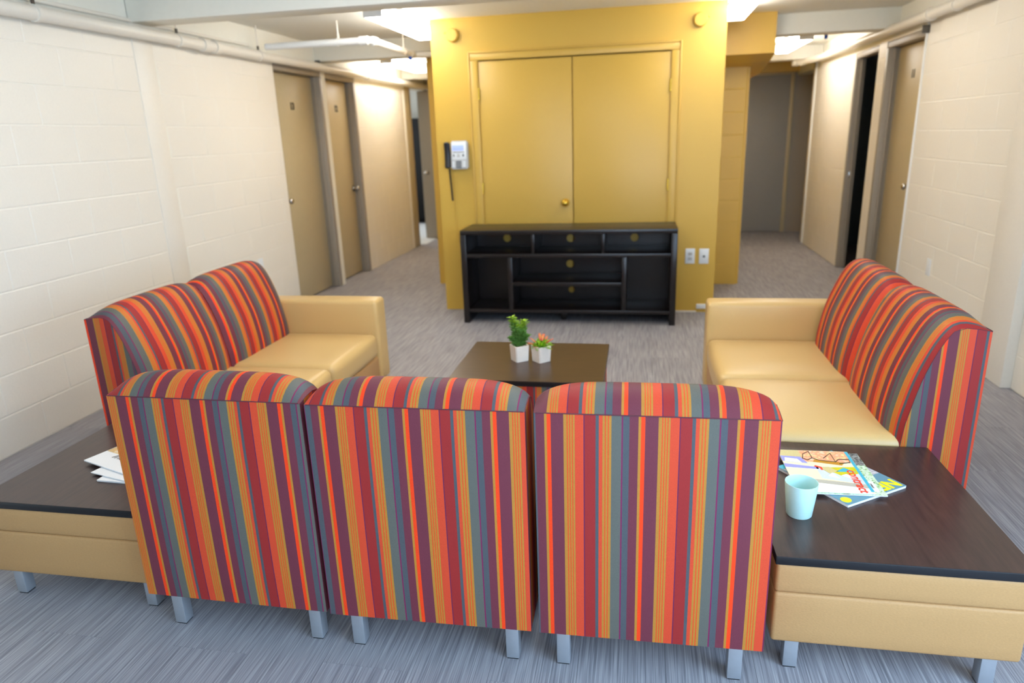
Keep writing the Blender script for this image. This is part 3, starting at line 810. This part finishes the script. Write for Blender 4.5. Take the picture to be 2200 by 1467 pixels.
def make_back(parent, x0, wdt, back=(0.0, 1), top=(0.0, 1), side_l=(0.0, 1), side_r=(0.0, 1)):
    """striped backrest; each tuple = (pattern phase at x=0 or depth=0, direction)"""
    NU, NS = 28, 30
    A = resample(P_END, NS); B = resample(P_MID, NS)
    V = []; Fc = []; UV = []
    def quad(idx, uvs): Fc.append(idx); UV.append(uvs)
    # front and top cushion
    def uu(i): return -math.cos(math.pi*i/NU)*0.35+(-1+2*i/NU)*0.65
    ZB = 0.133
    for i in range(NU+1):
        u = uu(i); b = max(0.0, 1-abs(u)**5.0)**0.75
        for k in range(NS+1):
            p = A[k].lerp(B[k], b)
            V.append((x0+wdt/2*(1+u), p.x, p.y))
    ph = lambda x, q: q[0]+q[1]*(x-x0)/PER
    for i in range(NU):
        for k in range(NS):
            a = i*(NS+1)+k; b_ = (i+1)*(NS+1)+k
            xa, xb = V[a][0], V[b_][0]
            # the cloth's weave follows the roll a little at the shoulders
            quad((a, b_, b_+1, a+1), [(ph(xa, top), k*.02), (ph(xb, top), k*.02), (ph(xb, top), k*.02+.02), (ph(xa, top), k*.02+.02)])
    # back panel (slightly full)
    base = len(V); NB = 10
    for i in range(NB+1):
        for k in range(NB+1):
            u = -1+2*i/NB; t = k/NB
            fu = -0.005*(1-u**4)*(1-(2*t-1)**4)
            V.append((x0+wdt/2*(1+u), fu, ZB+t*(0.787-ZB)))
    for i in range(NB):
        for k in range(NB):
            a = base+i*(NB+1)+k; b_ = a+NB+1
            quad((a, a+1, b_+1, b_), [(ph(V[j][0], back), V[j][2]) for j in (a, a+1, b_+1, b_)])
    # side panels
    for sx, q in ((0, side_l), (1, side_r)):
        X = x0+wdt*sx
        rows = len(A)
        st = len(V)
        for k in range(rows):
            V.append((X, A[k].x, A[k].y)); V.append((X, 0.0, A[k].y if k > 6 else 0.787-k*0.001))
        V.append((X, A[-1].x, ZB)); V.append((X, 0.0, ZB))
        for k in range(rows):
            f = (st+2*k, st+2*k+2, st+2*k+3, st+2*k+1)
            quad(f if sx else f[::-1], [(q[0]+q[1]*V[j][1]/PER, V[j][2]) for j in (f if sx else f[::-1])])
    # underside
    st = len(V)
    V += [(x0, 0, ZB), (x0+wdt, 0, ZB), (x0+wdt, A[-1].x, ZB), (x0, A[-1].x, ZB)]
    quad((st, st+1, st+2, st+3), [(0.1, 0)]*4)
    me = bpy.data.meshes.new('backrest'); me.from_pydata(V, [], Fc)
    uvl = me.uv_layers.new(name='stripe')
    li = 0
    for f in UV:
        for c in f: uvl.data[li].uv = c; li += 1
    for p in me.polygons: p.use_smooth = True
    me.set_sharp_from_angle(angle=R(48))
    o = link_mesh('backrest', me, M['stripe'], parent)
    e = 0.0012
    tube('seam', [(x0+0.004, -0.001, 0.788), (x0+wdt/2, -0.001, 0.788), (x0+wdt-0.004, 0.0, 0.788)], 0.0014, M['piping'], o, 6)
    for sx in (0, 1):
        tube('seam', [(x0+wdt*sx, p.x, p.y) for p in A[::2]], 0.0010, M['piping'], o, 6)
    return o

def leg(parent, x, y, z1=0.14):
    o = box('leg', x-0.019, x+0.019, y-0.019, y+0.019, 0.004, z1, M['alu'], parent, 0.003)
    box('glide', x-0.016, x+0.016, y-0.016, y+0.016, 0.0, 0.006, M['rubber'], o)
    return o

def lounge_chair(loc, rz, label, back, top, sl, sr, wdt=0.591, dep=0.77):
    r = empty('lounge_chair', loc, rz); tag(r, label, 'chair', 'striped armless lounge chairs')
    make_back(r, 0, wdt, back, top, sl, sr)
    round_cube('seat_base', wdt/2-0.004, (dep-0.14)/2, 0.075, 0.014, M['vinyl_tex'], r, (wdt/2, 0.14+(dep-0.14)/2, 0.195), 8)
    round_cube('seat_cushion', wdt/2-0.003, (dep-0.2)/2, 0.068, 0.035, M['vinyl'], r, (wdt/2, 0.2+(dep-0.2)/2, 0.330), 14, (0, 0.008, 0.012))
    for x in (0.062, wdt-0.062):
        for y in (0.055, dep-0.07): leg(r, x, y)
    return r
# phases measured on the cloth
lounge_chair((-1.472, 1.578, 0), R(-0.6), 'striped armless lounge chair beside the left corner table', (0.0775/PER, -1), (-0.139/PER, 1), (0.6, -1), (0.1, 1))
lounge_chair((-0.866, 1.566, 0), R(0.7), 'striped armless lounge chair in the middle of the row of three', (-0.0387/PER, 1), (-0.147/PER, 1), (0.8, -1), (0.1, 1))
lounge_chair((-0.252, 1.572, 0), R(0.8), 'striped armless lounge chair beside the table with the mint cup', (-0.026/PER, 1), (0.016/PER, 1), (0.85, -1), (0.3, 1))

def sofa(loc, rz, label, arm_side, phases, dep=0.775, sw=0.597):
    """two seats from local x=0; arm_side 1: arm after the seats, -1: arm before them"""
    r = empty('loveseat', loc, rz); tag(r, label, 'sofa', 'two-seat sofas with one arm')
    AW = 0.145
    s0 = 0 if arm_side > 0 else AW
    total = 2*sw+0.008
    for i in range(2):
        x0 = s0+i*(sw+0.008)
        make_back(r, x0, sw, *phases[i])
        round_cube('seat_cushion', sw/2-0.001, (dep-0.185)/2, 0.070, 0.036, M['vinyl'], r, (x0+sw/2, 0.185+(dep-0.185)/2, 0.328), 14, (0, 0.010, 0.014))
    round_cube('seat_base', total/2, (dep-0.15)/2, 0.078, 0.014, M['vinyl_tex'], r, (s0+total/2, 0.15+(dep-0.15)/2-0.004, 0.185), 8)
    ax = s0+total if arm_side > 0 else 0
    round_cube('arm', AW/2-0.002, (dep-0.09)/2, 0.24, 0.022, M['vinyl'], r, (ax+AW/2, 0.09+(dep-0.09)/2+0.006, 0.345), 10, (0.004, 0, 0.004))
    X1 = s0+total+(AW if arm_side > 0 else 0)
    for x in (0.07, X1-0.07):
        for y in (0.055, dep-0.07): leg(r, x, y)
    return r
ph_r = [((0.2, 1), (0.49, 1), (0.62, -1), (0.1, 1)), ((0.4, 1), (0.30, 1), (0.95, -1), (0.2, 1))]
sofa((1.136, 2.392, 0), R(90), 'two-seat sofa on the right with the arm at its far end', 1, ph_r)
ph_l = [((0.3, 1), (0.58, 1), (0.4, 1), (0.5, 1)), ((0.1, 1), (0.95-0.597/PER+3, 1), (0.4, 1), (0.03, 1))]
sofa((-2.236, 3.715, 0), R(-90), 'two-seat sofa on the left with the arm at its far end', -1, ph_l)

def corner_table(loc, w_, d_, label, top_mat, base_mat, nm='corner_table', rz=0, cat='table'):
    r = empty(nm, loc, rz); tag(r, label, cat)
    t = box('table_top', -w_/2, w_/2, -d_/2, d_/2, 0.3455, 0.370, M['lam_edge'], r, 0.0015)
    box('laminate', -w_/2+0.0012, w_/2-0.0012, -d_/2+0.0012, d_/2-0.0012, 0.3695, 0.3706, top_mat, t)
    i = 0.004
    if base_mat is not M['stripe']:
        round_cube('upper_band', w_/2-i, d_/2-i, 0.0445, 0.010, base_mat, r, (0, 0, 0.302), 8, (0.003, 0.003, 0))
        round_cube('lower_band', w_/2-i, d_/2-i, 0.0785, 0.010, base_mat, r, (0, 0, 0.1795), 8, (0.003, 0.003, 0))
    else:
        o = box('striped_base', -w_/2+0.012, w_/2-0.012, -d_/2+0.012, d_/2-0.012, 0.10, 0.346, base_mat, r, 0.008, 3)
        uv = o.data.uv_layers.new(name='stripe')
        for p in o.data.polygons:
            for li in p.loop_indices:
                co = o.data.vertices[o.data.loops[li].vertex_index].co
                uv.data[li].uv = ((co.x if abs(p.normal.y) > abs(p.normal.x) else co.y)/PER+0.37, co.z)
    for x in (-w_/2+0.065, w_/2-0.065):
        for y in (-d_/2+0.045, d_/2-0.045): leg(r, x, y, 0.12)
    return r
corner_table((0.681, 2.022, 0), 0.624, 0.725, 'dark topped corner table with magazines and a mint cup', M['laminate'], M['vinyl_tex'])
corner_table((-1.812, 2.008, 0), 0.632, 0.710, 'dark topped corner table on the left with folded white magazines', M['laminate'], M['vinyl_tex'])
corner_table((-0.511, 3.232, 0), 0.725, 0.615, 'low dark coffee table with two potted plants', M['laminate_x'], M['stripe'], 'coffee_table')

# ------------------------------------------------------------------ cup, plants, magazines
ZT = 0.3706
cup = empty('mint_cup', (0.470, 1.885, ZT)); tag(cup, 'mint green plastic cup beside the magazines', 'cup')
lathe('cup_wall', [(0.0335, 0.0), (0.0355, 0.003), (0.0455, 0.101), (0.0450, 0.1035), (0.0440, 0.1035), (0.0432, 0.101), (0.0335, 0.006), (0.030, 0.005)], M['mint'], cup, 40)

def pot_mesh(s):
    """square tapered planter with a hollow top"""
    bm = bmesh.new(); h = 0.080
    def ring(a, z): return [bm.verts.new((x*a, y*a, z)) for x, y in ((-1, -1), (1, -1), (1, 1), (-1, 1))]
    rs = [ring(s*0.90, 0), ring(s, h), ring(s-0.006, h), ring(s-0.008, h-0.016)]
    for a, b in zip(rs, rs[1:]):
        for i in range(4): bm.faces.new((a[i], a[(i+1) % 4], b[(i+1) % 4], b[i]))
    bm.faces.new(rs[0][::-1]); bm.faces.new(rs[-1])
    es = [e for e in bm.edges if abs(e.verts[0].co.z-e.verts[1].co.z) > 0.05]
    bmesh.ops.bevel(bm, geom=es, offset=0.004, segments=3, affect='EDGES')
    return finish(bm, 'pot', 40)
def leaves(specs, nseg=3):
    """specs: (base, direction, length, width, droop) -> one mesh of folded blades with thickness"""
    V = []; Fc = []
    for b, d, L, W, dr in specs:
        b = Vector(b); d = Vector(d).normalized()
        s = d.cross(Vector((0, 0, 1)))
        if s.length < 0.05: s = Vector((1, 0, 0))
        s.normalize(); n = s.cross(d)
        st = len(V)
        for k in range(nseg+1):
            t = k/nseg
            c = b+d*L*t-Vector((0, 0, dr*L*t*t))
            wv = W*0.5*math.sin(math.pi*min(1, 0.18+0.82*t))**0.8 if k < nseg else 0.0005
            V += [c-s*wv+n*wv*0.35, c-n*W*0.10, c+s*wv+n*wv*0.35]
        for k in range(nseg):
            a = st+3*k
            Fc += [(a, a+1, a+4, a+3), (a+1, a+2, a+5, a+4)]
    return V, Fc
def leaf_obj(nm, specs, m, parent):
    V, Fc = leaves(specs)
    me = bpy.data.meshes.new(nm); me.from_pydata(V, [], Fc)
    o = link_mesh(nm, me, m, parent)
    so = o.modifiers.new('thickness', 'SOLIDIFY'); so.thickness = 0.0006
    o['kind'] = 'stuff'
    return o
rnd = random.Random(3)
p1 = empty('potted_shrub', (-0.5815, 3.234, ZT), R(37)); tag(p1, 'small bushy green shrub in a white square pot', 'potted plant')
link_mesh('pot', pot_mesh(0.0375), M['pot'], p1)
box('soil', -0.029, 0.029, -0.029, 0.029, 0.060, 0.066, M['soil'], p1)
green = []; lime = []
stems = [((-0.007, 0.002), (-0.028, 0.020), 0.225), ((0.008, 0.004), (0.026, -0.012), 0.205), ((0.0, -0.008), (0.0, 0.0), 0.185), ((0.014, -0.006), (0.036, -0.024), 0.135), ((-0.012, -0.008), (-0.044, 0.022), 0.125), ((0.004, 0.010), (0.020, 0.040), 0.15), ((0.0, 0.0), (-0.022, -0.010), 0.175), ((0.0, 0.0), (0.030, 0.012), 0.165), ((0.0, 0.0), (0.012, -0.030), 0.16), ((0.0, 0.0), (-0.014, 0.014), 0.20), ((0.0, 0.0), (0.020, -0.006), 0.185)]
for (bx_, by_), (tx, ty), top in stems:
    tube('stem', [(bx_, by_, 0.06), ((bx_+tx)/2, (by_+ty)/2, 0.06+(top-0.06)*0.5), (tx, ty, top-0.012)], 0.0016, M['leaf'], p1, 6)
    n = int((top-0.07)/0.0026)
    for k in range(n):
        t = k/n
        z = 0.075+(top-0.078)*t
        c = (bx_+(tx-bx_)*t, by_+(ty-by_)*t, z)
        for q in range(3):
            a = rnd.uniform(0, 6.283)
            d = (math.cos(a), math.sin(a), rnd.uniform(0.3, 1.0))
            (lime if (t > 0.78 and top > 0.18) else green).append((c, d, rnd.uniform(0.020, 0.032), rnd.uniform(0.008, 0.012), 0.2))
leaf_obj('foliage', green, M['leaf'], p1)
leaf_obj('foliage_tips', lime, M['leaf_tip'], p1)
p2 = empty('potted_succulent', (-0.4715, 3.230, ZT), R(45)); tag(p2, 'spiky red-tipped succulent in a white square pot', 'potted plant')
link_mesh('pot', pot_mesh(0.0375), M['pot'], p2)
box('soil', -0.029, 0.029, -0.029, 0.029, 0.060, 0.066, M['soil'], p2)
g_ = []; r_ = []
for k in range(95):
    a = rnd.uniform(0, 6.283); e = rnd.uniform(0.25, 1.45); rad = rnd.uniform(0.0, 0.018)
    d = (math.cos(a)*math.cos(e), math.sin(a)*math.cos(e), math.sin(e))
    g_.append(((rad*math.cos(a), rad*math.sin(a), 0.066), d, rnd.uniform(0.040, 0.066), rnd.uniform(0.009, 0.013), 0.2))
for a, e, L in ((2.2, 0.75, .085), (0.5, 1.0, .085), (0.2, 0.75, .082), (-0.4, 0.62, .085), (2.6, 0.45, .08), (1.2, 1.1, .088), (3.3, 0.5, .06), (-0.9, 0.9, .075), (0.8, 0.9, 0.09)):
    for q in range(2):
        aa = a+rnd.uniform(-.18, .18); ee = e+rnd.uniform(-.12, .12)
        d = (math.cos(aa)*math.cos(ee), math.sin(aa)*math.cos(ee), math.sin(ee))
        b0 = Vector((0, 0, 0.066))+Vector(d)*L*0.45
        r_.append((b0, d, L*0.5, 0.009, 0.12))
leaf_obj('blades', g_, M['succ'], p2)
leaf_obj('red_blades', r_, M['succ_red'], p2)

def magazine(loc, rz, wx, wy, th, label, cover, bend=0.0):
    """closed magazine lying flat: local x by y, cover on top"""
    r = empty('magazine', loc, rz); tag(r, label, 'magazine')
    bm = bmesh.new(); add_box(bm, -wx/2, wx/2, -wy/2, wy/2, 0, th-0.0004, 0.0008, 1)
    link_mesh('pages', finish(bm, 'pages', 40), M['paper'], r)
    box('cover', -wx/2-0.0005, wx/2+0.0005, -wy/2-0.0005, wy/2+0.0005, th-0.0004, th, cover, r)
    return r
def patch(parent, pts, z, m, nm='printed_shape', th=0.0003):
    bm = bmesh.new()
    lo = [bm.verts.new((x, y, z-0.0001)) for x, y in pts]; hi = [bm.verts.new((x, y, z+th)) for x, y in pts]
    bm.faces.new(hi); bm.faces.new(lo[::-1])
    for i in range(len(pts)): bm.faces.new((lo[i], lo[(i+1) % len(pts)], hi[(i+1) % len(pts)], hi[i]))
    return link_mesh(nm, finish(bm, nm), m, parent)

# bottom of the right pile: teal, grey and yellow cover, turned
m3 = magazine((0.639, 2.122, ZT), R(34.9), 0.249, 0.280, 0.009, 'teal and grey magazine with yellow lettering at the bottom of the pile', M['slate_ink'])
patch(m3, [(-0.12, -0.045), (0.1235, -0.045), (0.1235, 0.115), (-0.12, 0.115)], 0.009, M['grey_photo'], 'cover_photo')
patch(m3, [(-0.12, 0.117), (0.1235, 0.117), (0.1235, 0.139), (-0.12, 0.139)], 0.009, M['teal_ink'], 'cover_band')
text('title', 'NEW', 0.062, M['yel_ink'], m3, Matrix.Translation((0.119, -0.108, 0.0093)) @ Matrix.Rotation(math.pi, 4, 'Z'), 0.0002, 'LEFT', bold=0.0022)
patch(m3, [(-0.105+0.016*math.cos(i*0.524), -0.115+0.016*math.sin(i*0.524)) for i in range(12)], 0.009, M['yel_ink'], 'printed_dot')
# middle: green leafy cover
m2 = magazine((0.626, 2.135, ZT+0.0096), R(2.0), 0.225, 0.283, 0.004, 'green leafy magazine in the middle of the pile', M['green_photo'])
patch(m2, [(0.070, 0.055), (0.112, 0.055), (0.112, 0.141), (0.070, 0.141)], 0.004, M['script_photo'], 'cover_title')
patch(m2, [(0.078, -0.12), (0.098, -0.12), (0.098, -0.055), (0.078, -0.055)], 0.004, M['wht_ink'], 'cover_box')
patch(m2, [(0.084, -0.098), (0.090, -0.098), (0.090, -0.068), (0.084, -0.068)], 0.0043, M['script_photo'], 'cover_line')
# top: room photo cover
m1 = magazine((0.594, 2.137, ZT+0.0140), R(1.6), 0.224, 0.283, 0.0045, 'open-plan interior magazine with red lettering on top of the pile', M['cream_ink'])
z1 = 0.0045
def im(px, py):
    """cover layout helper: unit square over the cover, x from the left edge, y from the near edge"""
    return (-0.112+0.224*px, -0.1415+0.283*py)
patch(m1, [im(0.30, .70), im(.955, .70), im(.955, .995), im(0.30, .995)], z1, M['orange_photo'], 'cover_photo')
patch(m1, [im(0.0, .80), im(.30, .76), im(.30, .995), im(0.0, .995)], z1, M['sand_ink'])
patch(m1, [im(0.0, .70), im(.34, .66), im(.28, .82), im(0.0, .84)], z1+.0003, M['lilac_ink'])
patch(m1, [im(0.03, .70), im(.26, .67), im(.22, .76), im(0.05, .79)], z1+.0006, M['wht_ink'])
patch(m1, [im(0.0, .55), im(.45, .52), im(.45, .57), im(0.0, .64)], z1, M['lilac_ink'])
patch(m1, [im(0.0, .0), im(.955, .0), im(.955, .10), im(0.0, .24)], z1, M['wht_ink'], 'cover_margin')
patch(m1, [im(0.0, .24), im(.955, .10), im(.955, .19), im(0.0, .32)], z1, M['grey_ink'])
patch(m1, [im(.42, .30), im(.955, .19), im(.955, .60), im(.42, .58)], z1, M['pale_ink'])
patch(m1, [im(.50, .56), im(.72, .36), im(.955, .44), im(.955, .60)], z1+.0003, M['olive_ink'])
patch(m1, [im(.46, .57), im(.56, .42), im(.70, .48), im(.60, .58)], z1+.0006, M['sand_ink'])
patch(m1, [im(.66, .47), im(.80, .57), im(.93, .47)], z1+.0006, M['teal_ink'])
patch(m1, [im(.70, .38), im(.78, .42), im(.90, .35), im(.80, .32)], z1+.0006, M['wht_ink'])
patch(m1, [im(.52, .36), im(.66, .30), im(.60, .44)], z1+.0006, M['wht_ink'])
patch(m1, [im(.42, .70), im(.80, .63), im(.86, .70), im(.46, .76)], z1+.0003, M['amber_ink'])
patch(m1, [im(.40, .58), im(.47, .55), im(.47, .50), im(.50, .50), im(.50, .57), im(.42, .61)], z1+.0009, M['red_ink'])
for a in ([(.30, .78), (.34, .90), (.44, .97), (.44, .80), (.52, .74), (.74, .71), (.74, .94), (.60, .80)], [(.74, .71), (.80, .78), (.95, .79), (.94, .71), (.78, .67)], [(.30, .78), (.36, .74), (.44, .80)]):
    tube('drawn_line', [(*im(px, py), z1+.0012) for px, py in a], 0.0013, M['blk_ink'], m1, 5)
patch(m1, [im(.955, .03), im(1.0, .03), im(1.0, .995), im(.955, .995)], z1, M['teal_ink'], 'cover_band')
text('title', 'contract', 0.043, M['red_ink'], m1, Matrix.Translation((*im(.87, .255), z1+.0012)) @ Matrix.Rotation(R(-90), 4, 'Z'), 0.0002, 'CENTER', bold=0.0006)

# left pile, mostly behind the chair
l3 = magazine((-1.690, 1.950, ZT), R(-2), 0.215, 0.275, 0.006, 'bottom white magazine of the pile on the left table', M['paper'])
l2 = magazine((-1.722, 1.965, ZT+0.0065), R(-14), 0.215, 0.275, 0.004, 'middle white magazine of the pile on the left table', M['paper'])
l1 = magazine((-1.770, 1.990, ZT+0.011), R(-19), 0.30, 0.230, 0.005, 'top magazine of the left pile with a brown interior photo', M['paper'])
patch(l1, [(-0.148, -0.030), (0.148, -0.030), (0.148, 0.113), (-0.148, 0.113)], 0.005, M['brown_photo'], 'cover_photo')
patch(l1, [(-0.148, 0.018), (0.148, 0.018), (0.148, 0.026), (-0.148, 0.026)], 0.0053, M['wht_ink'], 'cover_line')
patch(l1, [(-0.148, 0.026), (0.148, 0.026), (0.148, 0.031), (-0.148, 0.031)], 0.0053, M['blk_ink'], 'cover_line')
text('title', 'Inscott', 0.055, M['blk_ink'], l1, Matrix.Translation((-0.005, -0.040, 0.0056)), 0.0002, 'CENTER', shear=0.3)
